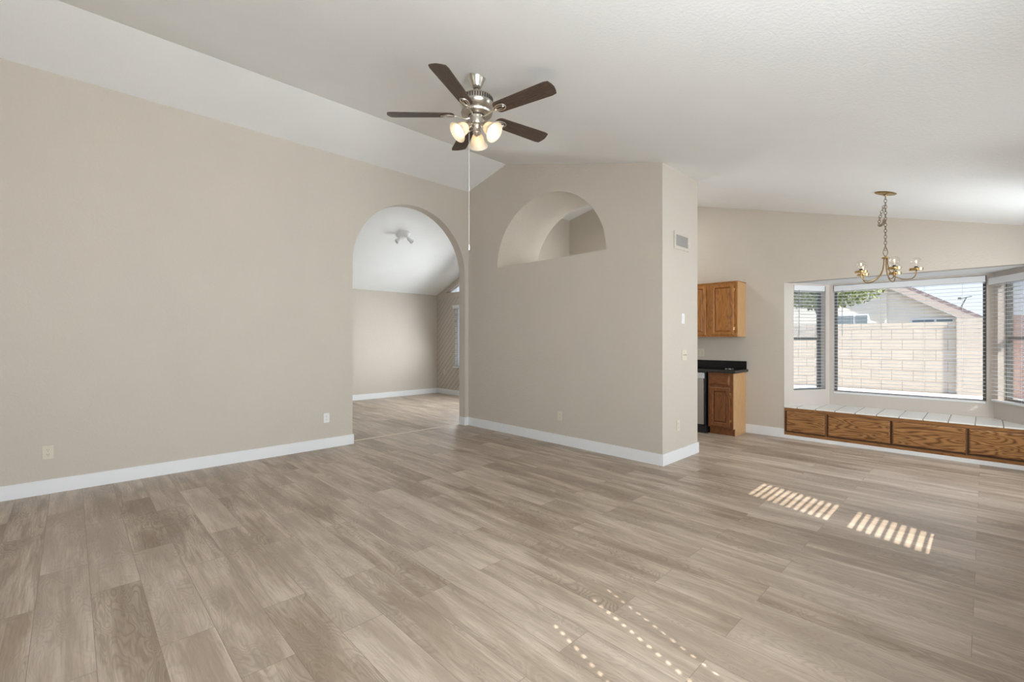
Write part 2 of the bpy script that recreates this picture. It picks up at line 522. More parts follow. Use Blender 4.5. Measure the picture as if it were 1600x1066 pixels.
# ------------------------------------------------------------------ mesh builder
class MB:
    def __init__(self):
        self.v = []
        self.f = []

    def add(self, vs, fs):
        n = len(self.v)
        self.v += [Vector(p) for p in vs]
        self.f += [[n + i for i in q] for q in fs]
        return self

    def box(self, x0, x1, y0, y1, z0, z1, M=None):
        vs = [(x0, y0, z0), (x1, y0, z0), (x1, y1, z0), (x0, y1, z0),
              (x0, y0, z1), (x1, y0, z1), (x1, y1, z1), (x0, y1, z1)]
        if M is not None:
            vs = [M @ Vector(p) for p in vs]
        return self.add(vs, [(3, 2, 1, 0), (4, 5, 6, 7), (0, 1, 5, 4), (1, 2, 6, 5), (2, 3, 7, 6), (3, 0, 4, 7)])

    def prism(self, poly, mp, a, b):
        """poly: 2-D points; mp(u, v, w) -> 3-D point; w runs from a to b"""
        n = len(poly)
        vs = [mp(u, v, a) for u, v in poly] + [mp(u, v, b) for u, v in poly]
        fs = [list(range(n))[::-1], list(range(n, 2 * n))]
        fs += [(i, (i + 1) % n, n + (i + 1) % n, n + i) for i in range(n)]
        return self.add(vs, fs)

    def tube(self, pts, r, n=8, closed=False, cap=True):
        pts = [Vector(p) for p in pts]
        m = len(pts)
        rr = r if isinstance(r, (list, tuple)) else [r] * m
        rings = []
        prev = None
        for i, p in enumerate(pts):
            if closed:
                t = pts[(i + 1) % m] - pts[i - 1]
            else:
                t = pts[min(i + 1, m - 1)] - pts[max(i - 1, 0)]
            t.normalize()
            if prev is None:
                up = Vector((0, 0, 1)) if abs(t.z) < 0.9 else Vector((1, 0, 0))
                a = t.cross(up).normalized()
            else:
                a = (prev - t * prev.dot(t)).normalized()
            prev = a
            b = t.cross(a)
            rings.append([p + (a * math.cos(2 * math.pi * k / n) + b * math.sin(2 * math.pi * k / n)) * rr[i] for k in range(n)])
        vs = [q for g in rings for q in g]
        fs = []
        for i in range(m if closed else m - 1):
            j = (i + 1) % m
            for k in range(n):
                l = (k + 1) % n
                fs.append((i * n + k, i * n + l, j * n + l, j * n + k))
        if cap and not closed:
            fs.append(list(range(n))[::-1])
            fs.append([(m - 1) * n + k for k in range(n)])
        return self.add(vs, fs)

    def lathe(self, prof, M=None, n=32):
        """prof: (radius, height) about local z"""
        M = M or Matrix.Identity(4)
        vs = []
        fs = []
        idx = []
        for r, z in prof:
            if r < 1e-6:
                idx.append([len(vs)])
                vs.append(M @ Vector((0, 0, z)))
            else:
                idx.append(list(range(len(vs), len(vs) + n)))
                vs += [M @ Vector((r * math.cos(2 * math.pi * k / n), r * math.sin(2 * math.pi * k / n), z)) for k in range(n)]
        for a, b in zip(idx, idx[1:]):
            for k in range(n):
                l = (k + 1) % n
                if len(a) == 1 and len(b) == 1:
                    continue
                if len(a) == 1:
                    fs.append((a[0], b[k], b[l]))
                elif len(b) == 1:
                    fs.append((a[k], b[0], a[l]))
                else:
                    fs.append((a[k], b[k], b[l], a[l]))
        return self.add(vs, fs)

    def build(self, name, mat, root=None, parent=None, bevel=0.0, smooth=False, seg=2):
        me = bpy.data.meshes.new(name)
        inv = root.matrix_basis.inverted() if root is not None else Matrix.Identity(4)
        me.from_pydata([inv @ v for v in self.v], [], self.f)
        bm = bmesh.new()
        bm.from_mesh(me)
        bmesh.ops.recalc_face_normals(bm, faces=bm.faces)
        if bevel:
            ed = [e for e in bm.edges if len(e.link_faces) == 2 and e.calc_face_angle(0) > 0.6]
            bmesh.ops.bevel(bm, geom=ed, offset=bevel, segments=seg, profile=0.6, affect='EDGES')
        bm.to_mesh(me)
        bm.free()
        me.materials.append(mat)
        o = bpy.data.objects.new(name, me)
        COL.objects.link(o)
        if smooth:
            for p in me.polygons:
                p.use_smooth = True
            me.set_sharp_from_angle(angle=R(38))
        pr = parent if parent is not None else root
        if pr is not None:
            o.parent = pr
        return o


def struct(o):
    o['kind'] = 'structure'
    return o


def tag(o, label, cat, group=None):
    o['label'] = label
    o['category'] = cat
    if group:
        o['group'] = group
    return o


def thing(name, loc, label, cat, rot=0.0, group=None):
    o = bpy.data.objects.new(name, None)
    o.empty_display_size = 0.1
    COL.objects.link(o)
    o.location = loc
    o.rotation_euler = (0, 0, rot)
    # matrix_basis is computed from loc/rot directly
    return tag(o, label, cat, group)


def axis_frame(origin, zdir, xhint=(0, 0, 1)):
    z = Vector(zdir).normalized()
    x = Vector(xhint)
    if abs(x.normalized().dot(z)) > 0.95:
        x = Vector((1, 0, 0))
    x = (x - z * x.dot(z)).normalized()
    y = z.cross(x)
    M = Matrix.Identity(4)
    for i in range(3):
        M[i][0] = x[i]
        M[i][1] = y[i]
        M[i][2] = z[i]
        M[i][3] = origin[i]
    return M


# ------------------------------------------------------------------ structure
# floor of the whole dwelling, extended under the walls
fl = MB().box(XAB - 0.0, XR + 0.12, YK - 0.12, YD + 0.12, -0.10, 0.0)
fl.box(-9.75, XAB, -0.6, 6.80, -0.10, 0.0)
fl.box(-1.91, 0.455, YD + 0.12, 7.66, -0.10, 0.0)
struct(fl.build('floor', M_FLOOR))

# ceiling: two slopes meeting at a ridge
ct = 0.12
poly = [(XA, ZA), (XRID, ZRID), (XR + 0.12, ceil_z(XR + 0.12)), (XR + 0.12, ceil_z(XR + 0.12) + ct), (XRID, ZRID + ct), (XA, ZA + ct)]
struct(MB().prism(poly, lambda u, v, w: (u, w, v), YK - 0.12, YD + 0.12).build('ceiling', M_CEIL))

# left wall with the tall arched opening
AC, AR, AZ = 3.535, 0.905, 2.325          # centre (y), radius, spring height
AY0, AY1 = 2.600, 4.421
AC = (AY0 + AY1) / 2
AR = (AY1 - AY0) / 2
pl = [(YK - 0.12, 0), (AY0, 0)]
NA = 48
for k in range(NA + 1):
    a = math.pi - math.pi * k / NA
    pl.append((AC + AR * math.cos(a), AZ + AR * math.sin(a)))
# split in two polygons at the apex to stay simple
half = NA // 2
left_poly = [(YK - 0.12, 0.0), (AY0, 0.0)] + pl[2:2 + half + 1] + [(AC, 4.35), (YK - 0.12, 4.35)]
right_poly = [(AC, 4.35)] + pl[2 + half:2 + NA + 1] + [(AY1, 0.0), (YD + 0.12, 0.0), (YD + 0.12, 4.35)]
wl = MB()
for q in (left_poly, right_poly):
    wl.prism(q, lambda u, v, w: (w, u, v), XAB, XA)
o = wl.build('wall_left', M_WALL)
bm = bmesh.new(); bm.from_mesh(o.data)
bmesh.ops.remove_doubles(bm, verts=bm.verts, dist=0.0005)
bm.to_mesh(o.data); bm.free()
struct(o)

# partition with the half-round niche cut through its full depth
NCX, NRX, NZ, NRZ = -4.015, 0.942, 2.385, 0.872
arc = []
NN = 48
for k in range(NN + 1):
    a = math.pi - math.pi * k / NN
    arc.append((NCX + NRX * math.cos(a), NZ + NRZ * math.sin(a)))
h2 = NN // 2
up = 0.06
pA = [(XA, 0), (NCX, 0), (NCX, NZ)] + arc[:h2 + 1] + [(NCX, ceil_z(NCX) + up), (XRID, ZRID + up), (XA, ZA + up)]
pB = [(NCX, 0), (XP, 0), (XP, ceil_z(XP) + up), (NCX, ceil_z(NCX) + up)] + arc[h2:] + [(NCX, NZ)]
pt = MB()
pt.prism(pA, lambda u, v, w: (u, w, v), YB, YP2)
pt.prism(pB, lambda u, v, w: (u, w, v), YB, YP2)
o = pt.build('wall_partition', M_WALL)
bm = bmesh.new(); bm.from_mesh(o.data)
bmesh.ops.remove_doubles(bm, verts=bm.verts, dist=0.0005)
bm.to_mesh(o.data); bm.free()
struct(o)


def wall_panel(mb, A, B, z0, z1, opens, t):
    """vertical wall from A to B (xy), inner face on A-B, thickness t to the left of A->B; opens: (s0, s1, za, zb)"""
    A = Vector(A); B = Vector(B)
    L = (B - A).length
    u = (B - A) / L
    n = Vector((-u.y, u.x))
    M = Matrix(((u.x, n.x, 0, A.x), (u.y, n.y, 0, A.y), (0, 0, 1, 0), (0, 0, 0, 1)))
    s = 0.0
    for s0, s1, za, zb in sorted(opens):
        if s0 > s:
            mb.box(s, s0, 0, t, z0, z1, M)
        if za > z0:
            mb.box(s0, s1, 0, t, z0, za, M)
        if zb < z1:
            mb.box(s0, s1, 0, t, zb, z1, M)
        s = s1
    if s < L:
        mb.box(s, L, 0, t, z0, z1, M)
    return M


# window wall (far) with the bay opening
BX0, BX1 = -1.905, 0.451
BL0, BL1 = (-1.522, 7.669), (0.068, 7.669)
ZBAY = 2.110
wb = MB()
wall_panel(wb, (XA, YD), (XR + 0.12, YD), 0, 2.02, [(BX0 - XA, BX1 - XA, -1, 3)], 0.12)
poly = [(XA, 2.02), (BX0, 2.02), (BX0, ZBAY), (BX1, ZBAY), (BX1, 2.02), (XR + 0.12, 2.02),
        (XR + 0.12, ceil_z(XR + 0.12) + 0.05), (XRID, ZRID + 0.05), (XA, ZA + 0.05)]
wb.prism(poly, lambda u, v, w: (u, w, v), YD, YD + 0.12)
struct(wb.build('wall_back', M_WALL))

# bay walls
TB = 0.13
LW = (0.158, 0.705, 0.640, 2.085)     # left bay window opening along its face
CW = (0.045, 1.530, 0.615, 2.088)     # centre
RW = (0.060, 0.614, 0.640, 2.060)     # right
bay = MB()
ML = wall_panel(bay, (BX0, YD), BL0, -0.1, 2.45, [LW], TB)
struct(bay.build('wall_bay_left', M_JAMB))
bay = MB()
MC = wall_panel(bay, BL0, BL1, -0.1, 2.45, [CW], TB)
struct(bay.build('wall_bay_center', M_JAMB))
bay = MB()
MR = wall_panel(bay, BL1, (BX1, YD), -0.1, 2.45, [RW], TB)
struct(bay.build('wall_bay_right', M_JAMB))
bc = MB().prism([(BX0 - 0.1, YD + 0.10), (BX1 + 0.1, YD + 0.10), (BL1[0] + 0.12, 7.80), (BL0[0] - 0.12, 7.80)],
                lambda u, v, w: (u, v, w), ZBAY, ZBAY + 0.25)
struct(bc.build('ceiling_bay', M_CEIL))
# outside corner posts closing the wedges between the bay walls
cp = MB()
for (x, y) in (BL0, BL1):
    cp.add([], [])
    sx = -1 if x < -0.7 else 1
    n1 = Vector((0, 1)) * TB
    dv = Vector((0.383, 0.670) if sx < 0 else (0.383, -0.670)).normalized()
    n2 = Vector((-dv.y, dv.x)) * TB
    p0 = Vector((x, y))
    cp.prism([tuple(p0), tuple(p0 + n1), tuple(p0 + (n1 + n2) * 0.62), tuple(p0 + n2)], lambda u, v, w: (u, v, w), -0.1, 2.36)
struct(cp.build('trim_4', M_JAMB))

# right wall (outside the frame) with its windows and the patio door, behind camera wall
WR = MB()
A_ = (XR, YD + 0.0)
# measured from A_ going towards -Y; thickness to the left of travel = +X
RO = {'far': (YD - 6.6, YD - 4.6, 0.93, 2.10), 'mid': (YD - 3.90, YD - 3.39, 0.93, 2.10),
      'near': (YD - 1.60, YD - 0.20, 0.93, 2.10), 'door': (YD + 0.25, YD + 2.15, 0.0, 2.05)}
MRW = wall_panel(WR, A_, (XR, YK - 0.12), 0, 2.45, list(RO.values()), 0.12)
struct(WR.build('wall_right', M_WALL))
WK = MB()
KO = (XR + 1.3 + 0.9, XR + 1.3 + 0.9 + 2.7, 0.75, 2.15)
MK = wall_panel(WK, (XR + 0.12, YK), (XAB, YK), 0, 4.2, [(2.2, 4.9, 0.75, 2.15)], 0.12)
struct(WK.build('wall_front', M_WALL))

# room beyond the arch
DX, DY = -9.618, 6.661
dn = MB()
wall_panel(dn, (DX, -0.6), (DX, DY + 0.12), 0, 2.7, [], 0.12)
struct(dn.build('wall_den_far', M_WALL))
dn = MB()
DS = 0.41
dz = lambda x: 2.455 + DS * (x - DX)
Z1 = 2.36
MD = wall_panel(dn, (DX, DY), (XAB, DY), 0, Z1, [(-8.87 - DX, -6.75 - DX, 0.69, 2.12)], 0.12)
struct(dn.build('wall_den_right', M_SIDING))
dn = MB()
zl = 2.48
xs0 = DX + (zl + 0.06 - 2.455) / DS + 0.20
# board and gable around the triangular upper window
dn.prism([(DX, Z1), (XAB, Z1), (XAB, zl), (DX, zl)], lambda u, v, w: (u, w, v), DY - 0.02, DY + 0.12)
dn.prism([(DX, zl), (-9.262, zl), (-6.3, dz(-6.3) - 0.16), (-6.3, zl), (XAB, zl), (XAB, dz(XAB) + 0.05), (DX, dz(DX) + 0.05)],
         lambda u, v, w: (u, w, v), DY, DY + 0.12)
struct(dn.build('trim_5', M_WALL))
gm = MB().prism([(-9.27, zl), (-6.29, zl), (-6.29, dz(-6.3) - 0.15)], lambda u, v, w: (u, w, v), DY + 0.055, DY + 0.06)
struct(gm.build('window_5', M_GLASS))
dn = MB().prism([(DX - 0.12, dz(DX - 0.12)), (XAB, dz(XAB)), (XAB, dz(XAB) + 0.12), (DX - 0.12, dz(DX - 0.12) + 0.12)],
                lambda u, v, w: (u, w, v), -0.72, DY + 0.12)
struct(dn.build('ceiling_den', M_CEIL))
dn = MB()
wall_panel(dn, (XAB, -0.6), (DX - 0.12, -0.6), 0, 4.3, [], 0.12)
struct(dn.build('wall_den_left', M_WALL))

# baseboards
BH, BT = 0.123, 0.014
bb = MB()
bb.box(XA, XA + BT, YK, AY0, 0, BH)
bb.box(XAB, XA, AY0 - 0.0, AY0 + BT, 0, BH)
bb.box(XA, XA + BT, AY0, AY0 + BT, 0, BH)
struct(bb.build('baseboard_left', M_TRIM, bevel=0.002))
bb = MB()
bb.box(XAB, XA, AY1 - BT, AY1, 0, BH)
bb.box(XA, XA + BT, AY1 - BT, YB, 0, BH)
bb.box(XA, XP, YB - BT, YB, 0, BH)
bb.box(XP, XP + BT, YB - BT, YP2 + BT, 0, BH)
bb.box(XP - 0.5, XP, YP2, YP2 + BT, 0, BH)
struct(bb.build('baseboard_partition', M_TRIM, bevel=0.002))
bb = MB().box(-2.395, BX0, YD - BT, YD, 0, BH)
bb.box(BX1, XR, YD - BT, YD, 0, BH)
struct(bb.build('baseboard_back', M_TRIM, bevel=0.002))
bb = MB().box(BX0, BX1, YD - BT - 0.004, YD - 0.002, 0, 0.045)
struct(bb.build('baseboard_bench', M_TRIM, bevel=0.002))
bb = MB().box(XR - BT, XR, -0.2, YD, 0, BH)
struct(bb.build('baseboard_right', M_TRIM))
bb = MB().box(DX, DX + BT, -0.6, DY, 0, BH).box(DX, XAB, DY - BT, DY, 0, BH)
struct(bb.build('baseboard_den', M_TRIM, bevel=0.002))
# threshold strip in the arch
th = MB().prism([(-5.80, 0.0), (-5.756, 0.0), (-5.764, 0.006), (-5.792, 0.006)], lambda u, v, w: (u, w, v), AY0 - 0.004, AY1 - BT)
struct(th.build('trim_1', plain('threshold_strip', (0.62, 0.53, 0.42), 0.35)))


# ------------------------------------------------------------------ windows
def window_unit(idx, M, op, t, mat, rail=None, slider=None, screen=False, fw=0.038, fb=None):
    fb = fb or fw
    s0, s1, za, zb = op
    y0, y1 = t - 0.055, t - 0.005
    mb = MB()
    mb.box(s0, s0 + fw, y0, y1, za, zb, M)
    mb.box(s1 - fw, s1, y0, y1, za, zb, M)
    mb.box(s0 + fw, s1 - fw, y0, y1, za, za + fb, M)
    mb.box(s0 + fw, s1 - fw, y0, y1, zb - fw, zb, M)
    if rail:
        mb.box(s0 + fw, s1 - fw, y0 - 0.004, y1, rail - 0.02, rail + 0.02, M)
    if slider:
        mb.box(slider - 0.02, slider + 0.02, y0 - 0.004, y1, za + fw, zb - fw, M)
    fr = mb.build('window_%d' % idx, mat)
    struct(fr)
    ym = (y0 + y1) / 2
    MB().box(s0 + fw, s1 - fw, ym - 0.002, ym + 0.002, za + fb, zb - fw, M).build('pane', M_GLASS, parent=fr)
    if screen:
        MB().add([M @ Vector(q) for q in ((s0 + fw, ym + 0.012, (rail or za) + 0.02), (s1 - fw, ym + 0.012, (rail or za) + 0.02), (s1 - fw, ym + 0.012, zb - fw), (s0 + fw, ym + 0.012, zb - fw))], [(0, 1, 2, 3)]).build('screen', M_SCREEN, parent=fr)
    return fr


window_unit(1, ML, LW, TB, M_ALU, rail=1.345, screen=True, fw=0.022, fb=0.006)
window_unit(2, MC, CW, TB, M_ALU, fw=0.030, fb=0.006)
window_unit(3, MR, RW, TB, M_ALU, rail=1.345, screen=True, fw=0.020)
den_op = (-8.87 - DX, -6.75 - DX, 0.69, 2.12)
window_unit(4, MD, den_op, 0.12, M_VINYL)
window_unit(6, MRW, RO['far'], 0.12, M_VINYL)
window_unit(7, MRW, RO['mid'], 0.12, M_VINYL, rail=1.46)
window_unit(8, MRW, RO['near'], 0.12, M_VINYL)
window_unit(10, MK, (2.2, 4.9, 0.75, 2.15), 0.12, M_VINYL, slider=3.55)
door_op = RO['door']
d = window_unit(9, MRW, door_op, 0.12, M_VINYL, slider=YD + 1.2)
d.name = 'door_1'


def blind(M, s0, s1, za, zb, yc, label, tilt=0.0, valance=0.075, slat=0.05, pitch=0.0445, wand=None, out=0.0, holes=(), cords=None, group=None, wand_len=0.62, vy=None):
    """horizontal blind in the wall frame M; yc = depth coordinate of the slats' centre (0 is the wall face)"""
    org = M @ Vector(((s0 + s1) / 2, yc, za))
    ang = math.atan2(M[1][0], M[0][0])
    rt = thing('window_blind', org, label, 'window blind', ang, group)
    vy0 = yc - 0.035 if vy is None else vy
    MB().box(s0 - out, s1 + out, vy0, yc + 0.028, zb - valance, zb, M).build('valance', M_BLIND, rt, bevel=0.004)
    mb = MB()
    z = zb - valance - 0.012
    bot = za + 0.03
    while z > bot + 0.015:
        T = M @ Matrix.Translation((0, yc, z)) @ Matrix.Rotation(tilt, 4, 'X')
        hw = slat / 2
        if holes:
            s = s0
            for hx, w in sorted(holes):
                mb.box(s, hx - w / 2, -hw, hw, -0.0014, 0.0014, T)
                mb.box(hx - w / 2, hx + w / 2, -hw, -0.008, -0.0014, 0.0014, T)
                mb.box(hx - w / 2, hx + w / 2, 0.008, hw, -0.0014, 0.0014, T)
                s = hx + w / 2
            mb.box(s, s1, -hw, hw, -0.0014, 0.0014, T)
        else:
            # slightly crowned slat
            mb.prism([(-hw, -0.0012), (0, 0.0012), (hw, -0.0012), (hw, 0.0012), (0, 0.0038), (-hw, 0.0012)],
                     lambda u, v, w, T=T: T @ Vector((w, u, v)), s0, s1)
        z -= pitch
    mb.build('slats', M_BLIND, rt)
    MB().box(s0, s1, yc - 0.026, yc + 0.026, za, za + 0.020, M).build('bottom_rail', M_BLIND, rt, bevel=0.003)
    L = s1 - s0
    cs = cords if cords is not None else [s0 + 0.16, s1 - 0.16]
    for x in cs:
        c = MB()
        c.tube([M @ Vector((x, yc - 0.025, zb - valance)), M @ Vector((x, yc - 0.025, za + 0.004)), M @ Vector((x, yc + 0.025, za + 0.004)), M @ Vector((x, yc + 0.025, zb - valance))], 0.0009, 5)
        c.build('ladder_cord', M_CORD, rt)
    if wand is not None:
        MB().tube([M @ Vector((wand, yc - 0.034, zb - valance + 0.01)), M @ Vector((wand, yc - 0.036, zb - valance - wand_len))], 0.0042, 8).build('wand', M_WAND, rt, smooth=True)
    return rt


blind(ML, LW[0] + 0.005, LW[1] - 0.02, 0.615, 2.085, 0.030, 'white slatted blind on the narrow left window of the bay',
      wand=LW[0] + 0.085, cords=[LW[0] + 0.12, LW[1] - 0.14])
blind(MC, CW[0] + 0.008, CW[1] - 0.008, 0.590, 2.082, 0.020, 'wide white slatted blind on the middle window of the bay',
      wand=CW[0] + 0.105, cords=[CW[0] + 0.2, 0.56, 0.99, CW[1] - 0.2], wand_len=0.62)
blind(MR, RW[0] - 0.01, RW[1] + 0.01, 0.630, 2.040, -0.030, 'white slatted blind on the right window of the bay beside the frame edge',
      out=0.03, cords=[RW[0] + 0.15, RW[1] - 0.12])
blind(MD, den_op[0] - 0.02, den_op[1] + 0.02, 0.67, 2.16, -0.03, 'white slatted blind seen through the arch in the far room',
      tilt=0.0, cords=[den_op[0] + 0.15, den_op[0] + 1.0])
# unseen blinds of the right-hand wall, whose gaps let the sun stripes and dots through
CL = R(-68)
blind(MRW, RO['far'][0] + 0.005, RO['far'][1] - 0.005, 0.95, 2.08, 0.035, 'closed white blind on the far right-wall window',
      tilt=CL, holes=[(YD - 6.235, 0.016), (YD - 5.07, 0.016)])
blind(MRW, RO['mid'][0] + 0.005, RO['mid'][1] - 0.005, 0.95, 2.08, 0.035, 'half-open white blind on the narrow right-wall window', tilt=R(26),
      cords=[RO['mid'][0] + 0.1, RO['mid'][1] - 0.1])
blind(MRW, RO['near'][0] + 0.005, RO['near'][1] - 0.005, 0.95, 2.08, 0.035, 'closed white blind on the near right-wall window',
      tilt=CL, holes=[(YD - 1.31, 0.012), (YD - 1.18, 0.018), (YD - 0.877, 0.018)])

# ------------------------------------------------------------------ window seat
bs = thing('storage_bench', ((BX0 + BX1) / 2, 7.3, 0), 'oak window seat with four drawer panels and cream tile top in the bay', 'bench')
f = MB()
f.box(BX0 + 0.002, BX1 - 0.002, YD - 0.006, YD + 0.016, 0.045, 0.412)
f.build('frame', M_OAK_FRAME, bs, bevel=0.0015)
MB().prism([(BX0 + 0.03, YD + 0.017), (BX1 - 0.03, YD + 0.017), (BL1[0] - 0.01, 7.655), (BL0[0] + 0.01, 7.655)],
           lambda u, v, w: (u, v, w), 0.0, 0.400).build('box', M_OAK_FRAME, bs)
tt = MB().prism([(BX0 + 0.003, YD - 0.012), (BX1 - 0.003, YD - 0.012), (BX1 - 0.003, YD), (BL1[0] - 0.001, 7.667), (BL0[0] + 0.001, 7.667), (BX0 + 0.003, YD)],
                lambda u, v, w: (u, v, w), 0.412, 0.4285)
tt.build('tile_top', M_TILE, bs, bevel=0.002)
for x0, x1 in ((-1.872, -1.438), (-1.400, -0.787), (-0.765, -0.150), (-0.122, 0.41)):
    MB().box(x0 - 0.019, x1 + 0.004, YD - 0.0075, YD - 0.006, 0.082, 0.372).build('gap_shadow', M_GAP_SHADOW, bs)  # thin dark sheet paints the shadow left of and below the panel
    p = MB()
    z0, z1 = 0.103, 0.368
    c = 0.012
    p.add([(x0, YD - 0.0075, z0), (x1, YD - 0.0075, z0), (x1, YD - 0.0075, z1), (x0, YD - 0.0075, z1),
           (x0, YD - 0.018, z0), (x1, YD - 0.018, z0), (x1, YD - 0.018, z1), (x0, YD - 0.018, z1),
           (x0 + c, YD - 0.026, z0 + c), (x1 - c, YD - 0.026, z0 + c), (x1 - c, YD - 0.026, z1 - c), (x0 + c, YD - 0.026, z1 - c)],
          [(0, 1, 5, 4), (1, 2, 6, 5), (2, 3, 7, 6), (3, 0, 4, 7), (4, 5, 9, 8), (5, 6, 10, 9), (6, 7, 11, 10), (7, 4, 8, 11), (8, 9, 10, 11), (3, 2, 1, 0)])
    p.build('drawer_front', M_OAK_BENCH, bs)


# ------------------------------------------------------------------ kitchen
def door_front(mb_frame, mb_rail, mb_panel, x0, x1, z0, z1, y, st=0.055, th=0.019):
    """five-piece door facing -Y with its back on y"""
    mb_frame.box(x0, x0 + st, y - th, y, z0, z1)
    mb_frame.box(x1 - st, x1, y - th, y, z0, z1)
    mb_rail.box(x0 + st, x1 - st, y - th, y, z0, z0 + st)
    mb_rail.box(x0 + st, x1 - st, y - th, y, z1 - st, z1)
    a0, a1, b0, b1 = x0 + st, x1 - st, z0 + st, z1 - st
    g = 0.018
    yb, yf = y - 0.001, y - 0.012
    mb_panel.add([(a0, yb, b0), (a1, yb, b0), (a1, yb, b1), (a0, yb, b1),
                  (a0 + g, yf, b0 + g), (a1 - g, yf, b0 + g), (a1 - g, yf, b1 - g), (a0 + g, yf, b1 - g)],
                 [(0, 1, 5, 4), (1, 2, 6, 5), (2, 3, 7, 6), (3, 0, 4, 7), (4, 5, 6, 7)])


def cabinet_door(root, x0, x1, z0, z1, y, mv, mh, st=0.055):
    a, b, c = MB(), MB(), MB()
    th = 0.019
    # one frame ring with the bevelled inner edge
    X0, X1, Z0, Z1 = x0, x1, z0, z1
    o4 = [(X0, Z0), (X1, Z0), (X1, Z1), (X0, Z1)]
    e = 0.004
    oo = [(X0 + e, Z0 + e), (X1 - e, Z0 + e), (X1 - e, Z1 - e), (X0 + e, Z1 - e)]
    i4 = [(X0 + st - 0.006, Z0 + st - 0.006), (X1 - st + 0.006, Z0 + st - 0.006), (X1 - st + 0.006, Z1 - st + 0.006), (X0 + st - 0.006, Z1 - st + 0.006)]
    ii = [(X0 + st, Z0 + st), (X1 - st, Z0 + st), (X1 - st, Z1 - st), (X0 + st, Z1 - st)]
    vs = [(u, y, v) for u, v in o4] + [(u, y - th + e, v) for u, v in o4] + [(u, y - th, v) for u, v in oo] + [(u, y - th, v) for u, v in i4] + [(u, y - th + 0.008, v) for u, v in ii] + [(u, y, v) for u, v in ii]
    fs = []
    for r_ in range(6):
        r2_ = (r_ + 1) % 6
        for k in range(4):
            l = (k + 1) % 4
            fs.append((r_ * 4 + k, r_ * 4 + l, r2_ * 4 + l, r2_ * 4 + k))
    a.add(vs, fs)
    door_front(MB(), MB(), c, x0, x1, z0, z1, y, st)
    d = a.build('door', mv, root)
    c.build('panel', mv, root, parent=d)
    return d


def hinge(root, x, y, z):
    h = MB().tube([(x, y, z - 0.022), (x, y, z + 0.022)], 0.005, 8)
    h.box(x - 0.002, x + 0.016, y + 0.002, y + 0.004, z - 0.018, z + 0.018)
    h.build('hinge', M_BRASS, root, smooth=True)


# wall cabinet: its own body and two units
UY = 6.677
uc = thing('wall_cabinet', (-2.58, 6.84, 1.37), 'honey oak single-door wall cabinet at the end of the run above the counter', 'cabinet')
b_ = MB().box(-2.80, -2.404, UY, YD - 0.002, 1.375, 2.145)
b_.build('face_frame', M_OAK, uc, bevel=0.002)
MB().box(-2.404, -2.398, UY + 0.018, YD - 0.002, 1.375, 2.145).build('side_panel', M_OAK_SIDE, uc)
MB().box(-2.80, -2.392, UY - 0.006, YD - 0.002, 2.1455, 2.155).build('top_trim', M_OAK_H, uc)
cabinet_door(uc, -2.755, -2.445, 1.402, 2.118, UY - 0.001, M_OAK, M_OAK_H, 0.045)
hinge(uc, -2.438, UY - 0.012, 1.49)
hinge(uc, -2.438, UY - 0.012, 2.03)
uc2 = thing('wall_cabinet', (-3.1, 6.84, 1.37), 'honey oak wall cabinet mostly hidden behind the white partition edge', 'cabinet')
MB().box(-3.42, -2.802, UY, YD - 0.002, 1.375, 2.145).build('face_frame', M_OAK, uc2, bevel=0.002)
MB().box(-3.42, -2.802, UY - 0.006, YD - 0.002, 2.1455, 2.155).build('top_trim', M_OAK_H, uc2)
cabinet_door(uc2, -3.085, -2.835, 1.402, 2.118, UY - 0.001, M_OAK, M_OAK_H, 0.045)
cabinet_door(uc2, -3.375, -3.125, 1.402, 2.118, UY - 0.001, M_OAK, M_OAK_H, 0.045)

# base cabinet
CY = 6.538
bcab = thing('base_cabinet', (-2.57, 6.75, 0), 'reddish oak base cabinet with one drawer and door right of the dishwasher', 'cabinet')
MB().box(-2.745, -2.404, CY, YD - 0.002, 0.10, 0.870).build('face_frame', M_OAK_DARK, bcab, bevel=0.002)
MB().box(-2.745, -2.404, CY + 0.055, YD - 0.002, 0.0, 0.0995).build('toe_kick', M_OAK_DARK, bcab)
MB().prism([(CY + 0.055, 0.0), (YD - 0.002, 0.0), (YD - 0.002, 0.87), (CY, 0.87), (CY, 0.10), (CY + 0.055, 0.10)],
           lambda u, v, w: (w, u, v), -2.4035, -2.396).build('side_panel', M_OAK_SIDE, bcab)
MB().box(-2.396, -2.390, CY + 0.055, YD - 0.03, 0.0, 0.018).build('shoe_strip', M_OAK_SIDE, bcab)
cabinet_door(bcab, -2.722, -2.445, 0.125, 0.665, CY - 0.001, M_OAK_DARK, M_OAK_DH, 0.055)
dr = MB()
x0, x1, z0, z1 = -2.722, -2.445, 0.700, 0.835
c = 0.022
dr.add([(x0, CY, z0), (x1, CY, z0), (x1, CY, z1), (x0, CY, z1), (x0, CY - 0.010, z0), (x1, CY - 0.010, z0), (x1, CY - 0.010, z1), (x0, CY - 0.010, z1),
        (x0 + c, CY - 0.020, z0 + c), (x1 - c, CY - 0.020, z0 + c), (x1 - c, CY - 0.020, z1 - c), (x0 + c, CY - 0.020, z1 - c)],
       [(0, 1, 5, 4), (1, 2, 6, 5), (2, 3, 7, 6), (3, 0, 4, 7), (4, 5, 9, 8), (5, 6, 10, 9), (6, 7, 11, 10), (7, 4, 8, 11), (8, 9, 10, 11)])
dr.build('drawer', M_OAK_DH, bcab)
hinge(bcab, -2.438, CY - 0.012, 0.21)
hinge(bcab, -2.438, CY - 0.012, 0.58)

